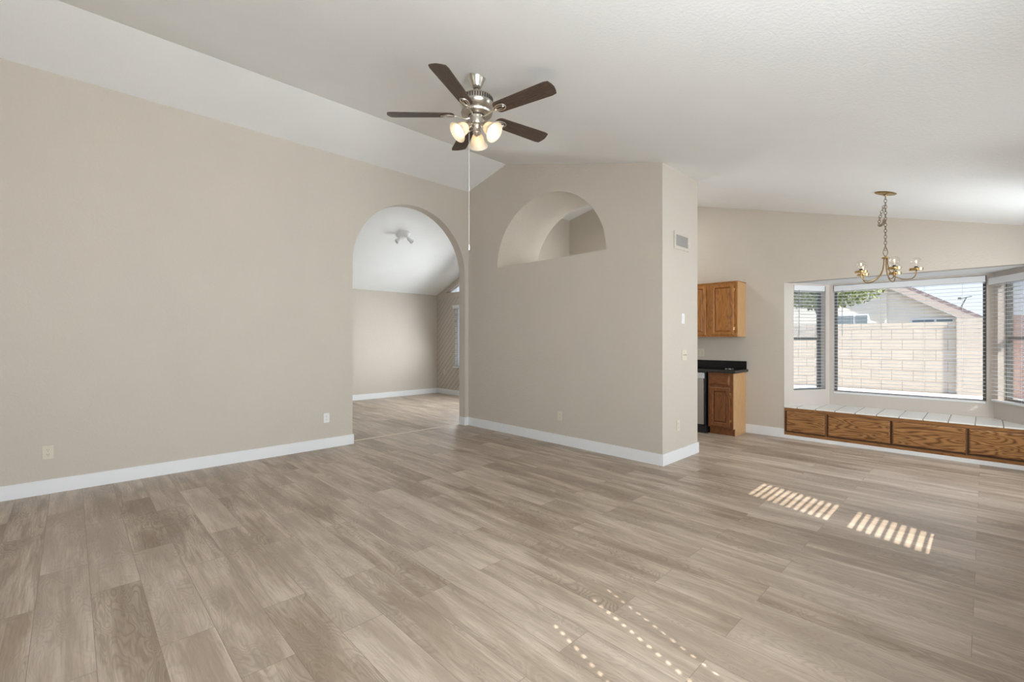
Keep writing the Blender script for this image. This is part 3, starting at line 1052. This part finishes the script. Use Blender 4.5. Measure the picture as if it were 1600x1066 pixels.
# dishwasher
dw = thing('dishwasher', (-3.06, 6.75, 0), 'stainless steel dishwasher with black toe kick under the black counter', 'dishwasher')
MB().box(-3.36, -2.77, CY - 0.012, 6.98, 0.10, 0.868).build('tub', M_BLACK, dw)
MB().box(-3.355, -2.790, CY - 0.05, CY - 0.012, 0.125, 0.775).build('door', M_STEEL, dw, bevel=0.006)
MB().box(-3.355, -2.790, CY - 0.055, CY - 0.012, 0.778, 0.862).build('control_panel', M_STEELP, dw, bevel=0.006)
MB().box(-3.355, -2.765, CY - 0.022, CY + 0.25, 0.0, 0.10).build('kick_plate', M_BLACK, dw)
MB().box(-2.786, -2.772, CY - 0.018, CY - 0.012, 0.11, 0.86).build('side_gasket', M_BLACK, dw)

# worktop with backsplash
ctp = thing('countertop', (-2.9, 6.75, 0.872), 'black granite countertop with low backsplash over the dishwasher', 'countertop')
MB().box(-3.90, -2.362, CY - 0.04, YD - 0.002, 0.872, 0.909).build('slab', M_GRANEDGE, ctp, bevel=0.006, seg=3)
MB().box(-3.90, -2.372, CY - 0.03, YD - 0.022, 0.9095, 0.912).build('polished_top', M_GRANITE, ctp)
MB().box(-3.90, -2.385, YD - 0.022, YD - 0.002, 0.912, 1.025).build('backsplash', M_GRANITE, ctp, bevel=0.003)
# base unit left of the dishwasher, hidden by the partition but carrying the counter
lb = MB().box(-3.90, -3.365, CY, YD - 0.004, 0.0, 0.870)
tag(lb.build('sink_cabinet', M_OAK_DARK), 'oak base cabinet left of the dishwasher behind the partition', 'cabinet')
# small bright metal pieces on the worktop
kb = MB()
for (x, y, r) in ((-2.60, 6.80, 0.012), (-2.57, 6.83, 0.010), (-2.545, 6.81, 0.013), (-2.52, 6.84, 0.009)):
    kb.tube([(x + r * math.cos(a), y + r * math.sin(a), 0.915 + 0.004 * math.sin(2 * a)) for a in [k * math.pi / 6 for k in range(12)]], 0.003, 6, closed=True)
tag(kb.build('metal_rings', M_CHROME, smooth=True), 'small shiny metal rings lying on the black countertop end', 'hardware')


# ------------------------------------------------------------------ electrical plates
def plate(kind, p, normal, label, w=0.070, h=0.115, style='duplex', mat=None, group=None):
    mat = mat or M_IVORY
    n = Vector(normal)
    zz = Vector((0, 0, 1))
    x = zz.cross(n).normalized()
    M = Matrix(((x.x, 0, n.x, p[0]), (x.y, 0, n.y, p[1]), (x.z, 1, n.z, p[2]), (0, 0, 0, 1)))
    name = {'duplex': 'wall_outlet', 'double': 'wall_outlet'}.get(style, 'light_switch')
    cat = 'outlet' if name == 'wall_outlet' else 'light switch'
    rt = thing(name, p, label, cat)
    MB().box(-w / 2, w / 2, -h / 2, h / 2, 0.0, 0.005, M).build('cover_plate', mat, rt, bevel=0.002)

    def recept(cx):
        for cz in (-0.0195, 0.0195):
            r = MB().lathe([(0.0, 0.0075), (0.0155, 0.0075), (0.0165, 0.0065), (0.0165, 0.004)], M @ Matrix.Translation((cx, cz, 0)), 20)
            o = r.build('receptacle', mat, rt, smooth=True)
            s = MB()
            s.box(cx - 0.007, cx - 0.005, cz - 0.001, cz + 0.008, 0.0074, 0.0079, M)
            s.box(cx + 0.005, cx + 0.007, cz - 0.001, cz + 0.007, 0.0074, 0.0079, M)
            s.box(cx - 0.002, cx + 0.002, cz - 0.010, cz - 0.006, 0.0074, 0.0079, M)
            s.build('slots', M_BLACK, rt, parent=o)
        MB().lathe([(0.0, 0.0062), (0.003, 0.006), (0.003, 0.0045)], M @ Matrix.Translation((cx, 0, 0)), 10).build('screw', M_NICKEL, rt)
    if style == 'duplex':
        recept(0)
    elif style == 'double':
        recept(-w / 4)
        recept(w / 4)
    elif style == 'rocker':
        MB().box(-0.0165, 0.0165, -0.033, 0.033, 0.0045, 0.009, M).build('rocker', mat, rt, bevel=0.002)
    elif style == 'toggle2':
        for cx in (-0.023, 0.023):
            T = M @ Matrix.Translation((cx, 0, 0.005)) @ Matrix.Rotation(R(-25), 4, 'X')
            MB().box(-0.005, 0.005, -0.006, 0.006, 0, 0.016, T).build('toggle', mat, rt, bevel=0.001)
    elif style == 'blank':
        for cz in (-0.042, 0.042):
            MB().lathe([(0.0, 0.0062), (0.003, 0.006), (0.003, 0.0045)], M @ Matrix.Translation((0, cz, 0)), 10).build('screw', M_NICKEL, rt)
    return rt


plate('o', (XA, -0.139, 0.358), (1, 0, 0), 'ivory duplex outlet low on the left wall nearest the camera')
plate('o', (XA, 2.266, 0.372), (1, 0, 0), 'white duplex outlet on the left wall beside the arch', mat=M_WHITEP)
plate('o', (-3.767, YB, 0.363), (0, -1, 0), 'ivory duplex outlet low on the beige partition below the niche')
plate('o', (XP, 4.841, 0.383), (1, 0, 0), 'ivory outlet low on the narrow end of the partition')
plate('s', (XP, 4.956, 1.570), (1, 0, 0), 'white rocker switch, upper one on the partition end', style='rocker', mat=M_WHITEP)
plate('s', (XP, 4.987, 1.159), (1, 0, 0), 'ivory two-toggle switch plate, lower one on the partition end', w=0.115, style='toggle2')
plate('o', (-3.055, YD, 1.136), (0, -1, 0), 'ivory double outlet on the kitchen wall above the black backsplash', w=0.116, style='double')
plate('o', (-9.30, DY, 0.535), (0, -1, 0), 'pale outlet on the diagonal-board wall of the far room')

# wall register on partition end
vt = thing('wall_vent', (XP, 4.92, 2.43), 'white framed supply vent with grey louvres high on the partition end', 'vent')
y0, y1, z0, z1 = 4.773, 5.060, 2.369, 2.491
fr = MB()
fr.box(XP, XP + 0.012, y0 - 0.035, y0, z0 - 0.035, z1 + 0.035)
fr.box(XP, XP + 0.012, y1, y1 + 0.035, z0 - 0.035, z1 + 0.035)
fr.box(XP, XP + 0.012, y0, y1, z0 - 0.035, z0)
fr.box(XP, XP + 0.012, y0, y1, z1, z1 + 0.035)
fr.build('frame', M_WALL, vt, bevel=0.002)
MB().box(XP + 0.0005, XP + 0.002, y0, y1, z0, z1).build('backing', M_VENTG, vt)
lv = MB()
k = y0 + 0.008
while k < y1:
    lv.box(XP + 0.003, XP + 0.010, k - 0.001, k + 0.001, z0, z1, Matrix.Identity(4))
    k += 0.0135
lv.build('louvres', M_VENTG, vt)
lvv = MB()
lvv.tube([(XP + 0.012, y1 + 0.004, z0 + 0.055), (XP + 0.018, y1 + 0.030, z0 + 0.055), (XP + 0.018, y1 + 0.030, z0 + 0.022), (XP + 0.012, y1 + 0.006, z0 + 0.022)], 0.0025, 6)
lvv.build('lever', M_WHITEP, vt)

# ------------------------------------------------------------------ ceiling fan
FX, FY = -2.601, 2.150
FZ = ceil_z(FX)
fan = thing('ceiling_fan', (FX, FY, FZ), 'brushed nickel ceiling fan with five dark walnut blades and three lit shades', 'ceiling fan')


def TF(z=0.0):
    return Matrix.Translation((FX, FY, z))


# canopy leaning with the slope is a bell; its rim is sunk in the ceiling
MB().lathe([(0.0, 3.180), (0.022, 3.180), (0.034, 3.186), (0.040, 3.198), (0.056, 3.240), (0.066, 3.254), (0.067, 3.285)], TF(), 36).build('canopy', M_NICKEL, fan, smooth=True)
MB().lathe([(0.013, 3.175), (0.013, 3.105)], TF(), 16).build('downrod', M_NICKEL, fan, smooth=True)
MB().lathe([(0.0, 3.122), (0.060, 3.122), (0.095, 3.116), (0.120, 3.108), (0.122, 3.100), (0.117, 3.098), (0.117, 3.070), (0.124, 3.066),
            (0.122, 3.050), (0.100, 3.028), (0.085, 3.020), (0.085, 3.012), (0.112, 3.006), (0.118, 2.996), (0.112, 2.984), (0.075, 2.978), (0.0, 2.978)],
           TF(), 48).build('motor_housing', M_NICKEL, fan, smooth=True)
ribs = MB()
for k in range(40):
    a = 2 * math.pi * k / 40
    T = Matrix.Translation((FX, FY, 0)) @ Matrix.Rotation(a, 4, 'Z')
    ribs.box(0.1165, 0.121, -0.0035, 0.0035, 3.069, 3.099, T)
ribs.build('vent_ribs', plain('dark_vent', (0.10, 0.09, 0.08), 0.4, 0.8), fan)
MB().lathe([(0.0, 2.979), (0.055, 2.979), (0.055, 2.972), (0.050, 2.968), (0.050, 2.925), (0.044, 2.915), (0.0, 2.915)], TF(), 32).build('switch_housing', M_NICKEL, fan, smooth=True)
MB().lathe([(0.057, 2.981), (0.061, 2.976), (0.057, 2.971)], TF(), 32).build('black_ring', M_BLACK, fan, smooth=True)
BZ = 2.985
PH = R(-133.4)
for k in range(5):
    a = PH + k * 2 * math.pi / 5
    T = Matrix.Translation((FX, FY, BZ)) @ Matrix.Rotation(a, 4, 'Z') @ Matrix.Rotation(R(-12), 4, 'X')
    # blade outline (x radial, y across)
    pts = []
    r0, r1 = 0.165, 0.657
    w0, w1 = 0.054, 0.066
    for q in range(9):
        t = math.pi / 2 + math.pi * q / 8
        pts.append((r0 + 0.035 + 0.035 * math.cos(t), w0 * math.sin(t)))
    pts = [(p[0], p[1]) for p in pts]
    tip = []
    tip += [(r1 - 0.050, -w1), (r1 - 0.016, -w1 * 0.90), (r1 - 0.006, -w1 * 0.5), (r1, 0.0), (r1 - 0.006, w1 * 0.5), (r1 - 0.016, w1 * 0.90), (r1 - 0.050, w1)]
    out = pts + tip
    bl = MB().prism(out, lambda u, v, w, T=T: T @ Vector((u, v, w)), -0.003, 0.003)
    ob = bl.build('blade', M_BLADE, None)
    # local frame of each blade so the grain follows its length
    ob.data.transform(T.inverted())
    ob.parent = fan
    ob.matrix_basis = fan.matrix_basis.inverted() @ T
    # bracket: an arm and an open loop under the blade
    br = MB()
    T2 = Matrix.Translation((FX, FY, BZ)) @ Matrix.Rotation(a, 4, 'Z')
    P_ = lambda x, y, z, T2=T2: T2 @ Vector((x, y, z))
    br.tube([P_(0.050, 0, -0.022), P_(0.075, 0, -0.030), P_(0.105, 0, -0.024), P_(0.140, 0, -0.012), P_(0.165, 0, -0.010)], [0.009, 0.008, 0.006, 0.006, 0.007], 8)
    loop = []
    loop2 = []
    for q in range(20):
        t = 2 * math.pi * q / 20
        loop.append(T @ Vector((0.210 + 0.050 * math.cos(t), 0.028 * math.sin(t) * (1 + 0.25 * math.cos(t)), -0.008)))
        loop2.append(T @ Vector((0.210 + 0.036 * math.cos(t), 0.012 * math.sin(t), -0.009)))
    br.tube(loop, 0.0048, 8, closed=True)
    br.tube(loop2, 0.0035, 6, closed=True)
    br.build('blade_bracket', M_NICKEL, fan, smooth=True)

# light kit
MB().lathe([(0.0, 2.918), (0.036, 2.918), (0.040, 2.905), (0.030, 2.892), (0.024, 2.870), (0.028, 2.855), (0.018, 2.838), (0.008, 2.830), (0.0, 2.826)], TF(), 24).build('light_kit_hub', M_NICKEL, fan, smooth=True)
for deg in (136, 256, 16):
    a = R(deg)
    rad = Vector((math.cos(a), math.sin(a), 0))
    ax = (rad * math.sin(R(50)) + Vector((0, 0, -1)) * math.cos(R(50))).normalized()
    c0 = Vector((FX, FY, 2.900)) + rad * 0.062
    MB().tube([Vector((FX, FY, 2.905)) + rad * 0.025, Vector((FX, FY, 2.912)) + rad * 0.045, c0], 0.009, 10).build('lamp_arm', M_NICKEL, fan, smooth=True)
    Tm = axis_frame(c0, ax) @ Matrix.Scale(1.14, 4)
    MB().lathe([(0.0, -0.006), (0.020, -0.006), (0.024, 0.004), (0.024, 0.026), (0.020, 0.028)], Tm, 24).build('shade_holder', M_NICKEL, fan, smooth=True)
    sh = MB().lathe([(0.021, 0.020), (0.030, 0.028), (0.038, 0.045), (0.041, 0.065), (0.046, 0.082), (0.057, 0.096), (0.066, 0.104), (0.0655, 0.1065),
                     (0.055, 0.099), (0.043, 0.084), (0.038, 0.065), (0.035, 0.046), (0.027, 0.031), (0.019, 0.024)], Tm, 32)
    so = sh.build('lamp_shade', M_SHADE, fan, smooth=True)
    bu = MB().lathe([(0.0, 0.090), (0.014, 0.087), (0.024, 0.078), (0.028, 0.066), (0.025, 0.052), (0.016, 0.038), (0.012, 0.026), (0.0, 0.024)], Tm, 20)
    bu.build('bulb', M_BULB, fan, parent=so, smooth=True)

# pull chain
cx = Vector((FX, FY, 0)) + Vector((math.cos(TH), math.sin(TH), 0)) * (-0.055) + Vector((0.77, -0.64, 0)) * 0.01
MB().tube([(cx.x + 0.012, cx.y + 0.012, 2.93), (cx.x, cx.y, 2.915), (cx.x, cx.y, 2.02)], 0.0014, 6).build('pull_chain', M_WHITEP, fan, smooth=True)
MB().lathe([(0.0, 2.035), (0.004, 2.03), (0.006, 2.01), (0.004, 1.99), (0.0, 1.988)], Matrix.Translation((cx.x, cx.y, 0)), 10).build('pull_knob', M_WHITEP, fan, smooth=True)

# ------------------------------------------------------------------ chandelier
HX, HY = -0.673, 5.678
HZ = ceil_z(HX)
ch = thing('chandelier', (HX, HY, HZ), 'small brass five-arm chandelier with clear globe bulbs hanging before the bay', 'chandelier')
tn = Vector((SL, 0, 1)).normalized()
MB().lathe([(0.0, -0.026), (0.012, -0.026), (0.018, -0.016), (0.055, -0.013), (0.082, -0.007), (0.088, 0.0), (0.088, 0.002)], axis_frame((HX, HY, HZ), tn, (1, 0, 0)), 36).build('ceiling_plate', M_BRASS, ch, smooth=True)


def link(mb, c, d, side, L=0.036, w=0.011, r=0.0022):
    """one oval chain link centred at c, long axis d, opening axis side"""
    c = Vector(c); d = Vector(d).normalized()
    s = Vector(side); s = (s - d * s.dot(d)).normalized()
    pts = []
    for q in range(14):
        t = 2 * math.pi * q / 14
        pts.append(c + d * (L / 2) * math.cos(t) + s * w * math.sin(t))
    mb.tube(pts, r, 6, closed=True)


cn = MB()
z = HZ - 0.030
i = 0
while z > 2.215:
    link(cn, (HX, HY, z - 0.016), (0, 0, 1), (1, 0.4, 0) if i % 2 else (-0.4, 1, 0))
    z -= 0.029
    i += 1
cn.build('chain', M_BRONZE, ch, smooth=True)
# spare chain looped up beside the main one
rv = Vector((math.cos(TH), math.sin(TH), 0))
sp = MB()
path = []
for q in range(30):
    t = q / 29
    # goes down on the left and back up
    if t < 0.55:
        s_ = t / 0.55
        path.append(Vector((HX, HY, HZ - 0.12)) + rv * (-0.012 - 0.050 * math.sin(s_ * math.pi / 2)) + Vector((0, 0, -0.19 * s_)))
    else:
        s_ = (t - 0.55) / 0.45
        path.append(Vector((HX, HY, HZ - 0.31)) + rv * (-0.062 + 0.052 * s_) + Vector((0, 0, -0.025 * math.sin(s_ * math.pi) + 0.05 * s_)))
j = 0
q = 0
while q < len(path) - 1:
    p0, p1 = path[q], path[min(q + 2, len(path) - 1)]
    link(sp, (p0 + p1) / 2, p1 - p0 if (p1 - p0).length > 1e-4 else (0, 0, 1), (0.3, 1, 0.1) if j % 2 else (1, 0.3, 0.2), L=0.030)
    q += 2
    j += 1
sp.build('spare_chain', M_BRONZE, ch, smooth=True)
lp = MB()
pts = [(HX + 0.5 * 0.034 * math.cos(t) * math.cos(TH) * 1.3, HY + 0.5 * 0.034 * math.cos(t) * math.sin(TH) * 1.3, 2.180 + 0.036 * math.sin(t)) for t in [2 * math.pi * k / 20 for k in range(20)]]
lp.tube(pts, 0.0028, 8, closed=True)
lp.build('hanging_loop', M_BRONZE, ch, smooth=True)
MB().lathe([(0.0, 2.146), (0.006, 2.144), (0.008, 2.134), (0.024, 2.132), (0.030, 2.126), (0.030, 2.118), (0.010, 2.114), (0.0, 2.114)], Matrix.Translation((HX, HY, 0)), 24).build('hub', M_BRASS, ch, smooth=True)
CP = R(5.3)
for k in range(5):
    a = CP + k * 2 * math.pi / 5
    d = Vector((math.cos(a), math.sin(a), 0))
    o0 = Vector((HX, HY, 0))
    raw = [(0.014, 2.118), (0.017, 2.06), (0.026, 2.01), (0.045, 1.965), (0.080, 1.930), (0.125, 1.908), (0.165, 1.903), (0.195, 1.910), (0.216, 1.930), (0.223, 1.958), (0.223, 1.980)]
    MB().tube([o0 + d * r + Vector((0, 0, z)) for r, z in raw], 0.0045, 8).build('arm', M_BRASS, ch, smooth=True)
    cc = o0 + d * 0.223
    T = Matrix.Translation(cc)
    cu = MB().lathe([(0.0, 1.976), (0.030, 1.977), (0.048, 1.980), (0.050, 1.984), (0.050, 2.002), (0.047, 2.002), (0.047, 1.986), (0.0, 1.984)], T, 28).build('cup', M_BRASS, ch, smooth=True)
    MB().lathe([(0.0, 1.984), (0.014, 1.984), (0.014, 2.020), (0.0, 2.020)], T, 16).build('socket', M_BLACK, ch, parent=cu, smooth=True)
    prof = [(0.012, 2.018), (0.013, 2.026)]
    for q in range(1, 13):
        t = -math.pi / 2 + 0.32 + (math.pi - 0.32) * q / 12
        prof.append((max(0.0, 0.0395 * math.cos(t)) if q < 12 else 0.0, 2.064 + 0.0395 * math.sin(t)))
    bu = MB().lathe(prof, T, 28).build('bulb', M_BULBG, ch, smooth=True)
    MB().lathe([(0.0, 2.053), (0.003, 2.056), (0.0045, 2.064), (0.003, 2.072), (0.0, 2.075)], T, 10).build('filament', M_FILAMENT, ch, parent=bu, smooth=True)
    MB().tube([cc + Vector((0, 0, 2.018)), cc + Vector((0, 0, 2.055))], 0.0035, 8).build('stem', M_SHADE, ch, parent=bu, smooth=True)

# ------------------------------------------------------------------ spot light in the far room
TX, TY = -7.552, 4.470
TZ = dz(TX)
sl = thing('ceiling_spotlight', (TX, TY, TZ), 'white round ceiling fixture with swivel spot heads seen through the arch', 'ceiling light')
tn = Vector((DS * -1, 0, 1)).normalized()
A0 = axis_frame((TX, TY, TZ), tn, (1, 0, 0))
MB().lathe([(0.0, -0.075), (0.055, -0.073), (0.090, -0.060), (0.125, -0.015), (0.135, -0.002), (0.135, 0.0)], A0, 36).build('base', M_WHITEP, sl, smooth=True)
vr = Vector((math.cos(TH), math.sin(TH), 0))
vf = Vector((-math.sin(TH), math.cos(TH), 0))
for dx_, dy_, dd in ((-0.050, -0.05, (-0.55, -0.45, -0.75)), (0.105, 0.0, (0.65, -0.05, -0.55))):
    c0 = Vector((TX, TY, TZ - 0.065)) + vr * dx_ * 0.7 + vf * dy_ * 0.7
    ax = (vr * dd[0] + vf * dd[1] + Vector((0, 0, 1)) * dd[2]).normalized()
    kn = MB().tube([c0 + Vector((0, 0, 0.03)), c0 + Vector((0, 0, -0.01)), c0 + ax * 0.03], 0.010, 8).build('swivel', M_WHITEP, sl, smooth=True)
    T = axis_frame(c0 + ax * 0.02, ax)
    hd = MB().lathe([(0.0, 0.0), (0.024, 0.002), (0.030, 0.015), (0.032, 0.060), (0.042, 0.085), (0.044, 0.110), (0.038, 0.110), (0.034, 0.085), (0.0, 0.075)], T, 24).build('spot_head', M_WHITEP, sl, smooth=True)
    MB().lathe([(0.0, 0.092), (0.030, 0.090), (0.034, 0.084)], T, 20).build('lamp_face', M_VENTG, sl, parent=hd, smooth=True)

# ------------------------------------------------------------------ outside
gr = MB().box(-14, 8, 7.81, 14.415, -0.15, 0.10)
tag(gr.build('gravel', M_GRAVEL), 'pale gravel yard between the house and the block wall', 'gravel')['kind'] = 'stuff'
gd = MB().box(-20, 10, 14.71, 34, -0.25, -0.001)
gd.box(XR + 0.12, 14, -12, 7.66, -0.35, -0.12).box(-14, XR + 0.12, -14, YK - 0.12, -0.35, -0.12)
struct(gd.build('ground', M_DIRT))

YW = 14.5
bw = thing('block_wall', (-3, YW, -0.15), 'cream concrete block garden wall behind the gravel, with a thicker right section', 'wall')
MB().box(-9, -0.453, YW, YW + 0.2, -0.15, 1.75).build('block_section', M_BLOCK, bw)
MB().box(-0.453, 0.20, YW - 0.075, YW + 0.2, -0.15, 1.82).build('end_section', M_BLOCKP, bw)
rw = MB().box(0.205, 6.5, YW - 0.03, YW + 0.2, -0.15, 1.86)
tag(rw.build('garden_wall', M_BLOCKR), 'reddish block garden wall seen through the right bay window', 'wall')

hs = thing('neighbor_house', (-4, 22, 0.0), 'cream stucco neighbouring house with brown gabled tile roof beyond the wall', 'house')
YH = 20.0
sl_ = 0.626
ax_, az_ = -4.0, 3.145 + (4.0 - 1.798) * 0.626 - 0.35
rake = lambda x: 3.145 + (-1.798 - x) * 0.626 if x > ax_ else 3.145 + (-1.798 - ax_) * 0.626 - (ax_ - x) * 0.626
gx0, gx1 = 2 * ax_ + 0.25, -0.25
MB().prism([(gx0, 0.0), (gx1, 0.0), (gx1, rake(gx1) - 0.36), (ax_, rake(ax_) - 0.36), (gx0, rake(gx0) - 0.36)],
           lambda u, v, w: (u, w, v), YH + 0.30, YH + 9).build('wall', M_STUCCO, hs)
ex = 0.05
MB().prism([(ex, rake(ex)), (ax_, rake(ax_)), (2 * ax_ - ex, rake(ex)), (2 * ax_ - ex, rake(ex) - 0.12), (ax_, rake(ax_) - 0.14), (ex, rake(ex) - 0.12)],
           lambda u, v, w: (u, w, v), YH, YH + 9.3).build('roof', M_ROOF, hs)
MB().prism([(ex, rake(ex) - 0.12), (ax_, rake(ax_) - 0.14), (2 * ax_ - ex, rake(ex) - 0.12), (2 * ax_ - ex, rake(ex) - 0.34), (ax_, rake(ax_) - 0.38), (ex, rake(ex) - 0.34)],
           lambda u, v, w: (u, w, v), YH, YH + 0.05).build('fascia', M_FASCIA, hs)
M_HGLASS = plain('house_window_glass', (0.22, 0.27, 0.30), 0.15)
for x0, x1, z1 in ((-3.85, -2.85, 2.26), (-1.75, -0.68, 2.05)):
    f_ = MB().box(x0, x1, YH + 0.25, YH + 0.31, 1.1, z1).build('window_frame', M_VINYL, hs)
    q = MB()
    xm = (x0 + x1) / 2 + 0.08
    q.box(x0 + 0.05, xm - 0.03, YH + 0.235, YH + 0.249, 1.15, z1 - 0.06)
    q.box(xm + 0.03, x1 - 0.05, YH + 0.235, YH + 0.249, 1.15, z1 - 0.06)
    q.build('pane', M_HGLASS, hs, parent=f_)
MB().box(-2.43, -2.36, YH + 0.24, YH + 0.30, 0.3, 3.15).build('downspout', M_STUCCO, hs)
an = MB().tube([(-0.60, YH + 0.6, 2.2), (-0.52, YH + 0.6, 2.45), (-0.42, YH + 0.6, 2.70)], 0.02, 6)
an.tube([(-0.55, YH + 0.6, 2.66), (-0.30, YH + 0.6, 2.72)], 0.012, 5)
an.box(-0.62, -0.54, YH + 0.55, YH + 0.62, 2.62, 2.70)
an.build('antenna', M_ALU, hs)


def tree(center, rad, trunk_h, n, label, base_z=0.0):
    c = Vector(center)
    t = thing('leafy_tree', (c.x, c.y, base_z), label, 'tree')
    mb = MB()
    mb.tube([(c.x, c.y, base_z), (c.x + 0.08, c.y, base_z + trunk_h * 0.6), (c.x, c.y, c.z)], [0.045, 0.035, 0.02], 8)
    rng = random.Random(int(abs(c.x) * 100))
    for k in range(7):
        a = rng.uniform(0, 2 * math.pi)
        e = c + Vector((math.cos(a) * rad[0] * 0.8, math.sin(a) * rad[1] * 0.8, rng.uniform(-0.2, 0.8) * rad[2]))
        mb.tube([(c.x, c.y, base_z + trunk_h * 0.8), (c + e) / 2 + Vector((0, 0, -0.1)), e], [0.018, 0.012, 0.006], 5)
    mb.build('trunk', M_BARK, t)
    lf = MB()
    for k in range(n):
        u = rng.uniform(-1, 1); ph = rng.uniform(0, 2 * math.pi); rr = rng.random() ** 0.45
        s = math.sqrt(1 - u * u)
        p = c + Vector((rad[0] * rr * s * math.cos(ph), rad[1] * rr * s * math.sin(ph), rad[2] * rr * u))
        A = axis_frame(p, (rng.uniform(-1, 1), rng.uniform(-1, 1), rng.uniform(-0.3, 1)), (rng.uniform(-1, 1), 0.2, rng.uniform(-1, 1)))
        L, W = rng.uniform(0.05, 0.09), rng.uniform(0.02, 0.035)
        lf.add([A @ Vector((-L, 0, 0)), A @ Vector((0, -W, 0.008)), A @ Vector((L, 0, 0)), A @ Vector((0, W, 0.008))], [(0, 1, 2, 3)])
    lf.build('foliage', M_LEAF, t)


tree((-3.47, 16.4, 2.90), (1.62, 0.7, 0.66), 2.2, 4600, 'loose olive green tree behind the block wall, left of the house')

M_FILAMENT.cycles.emission_sampling = 'NONE'
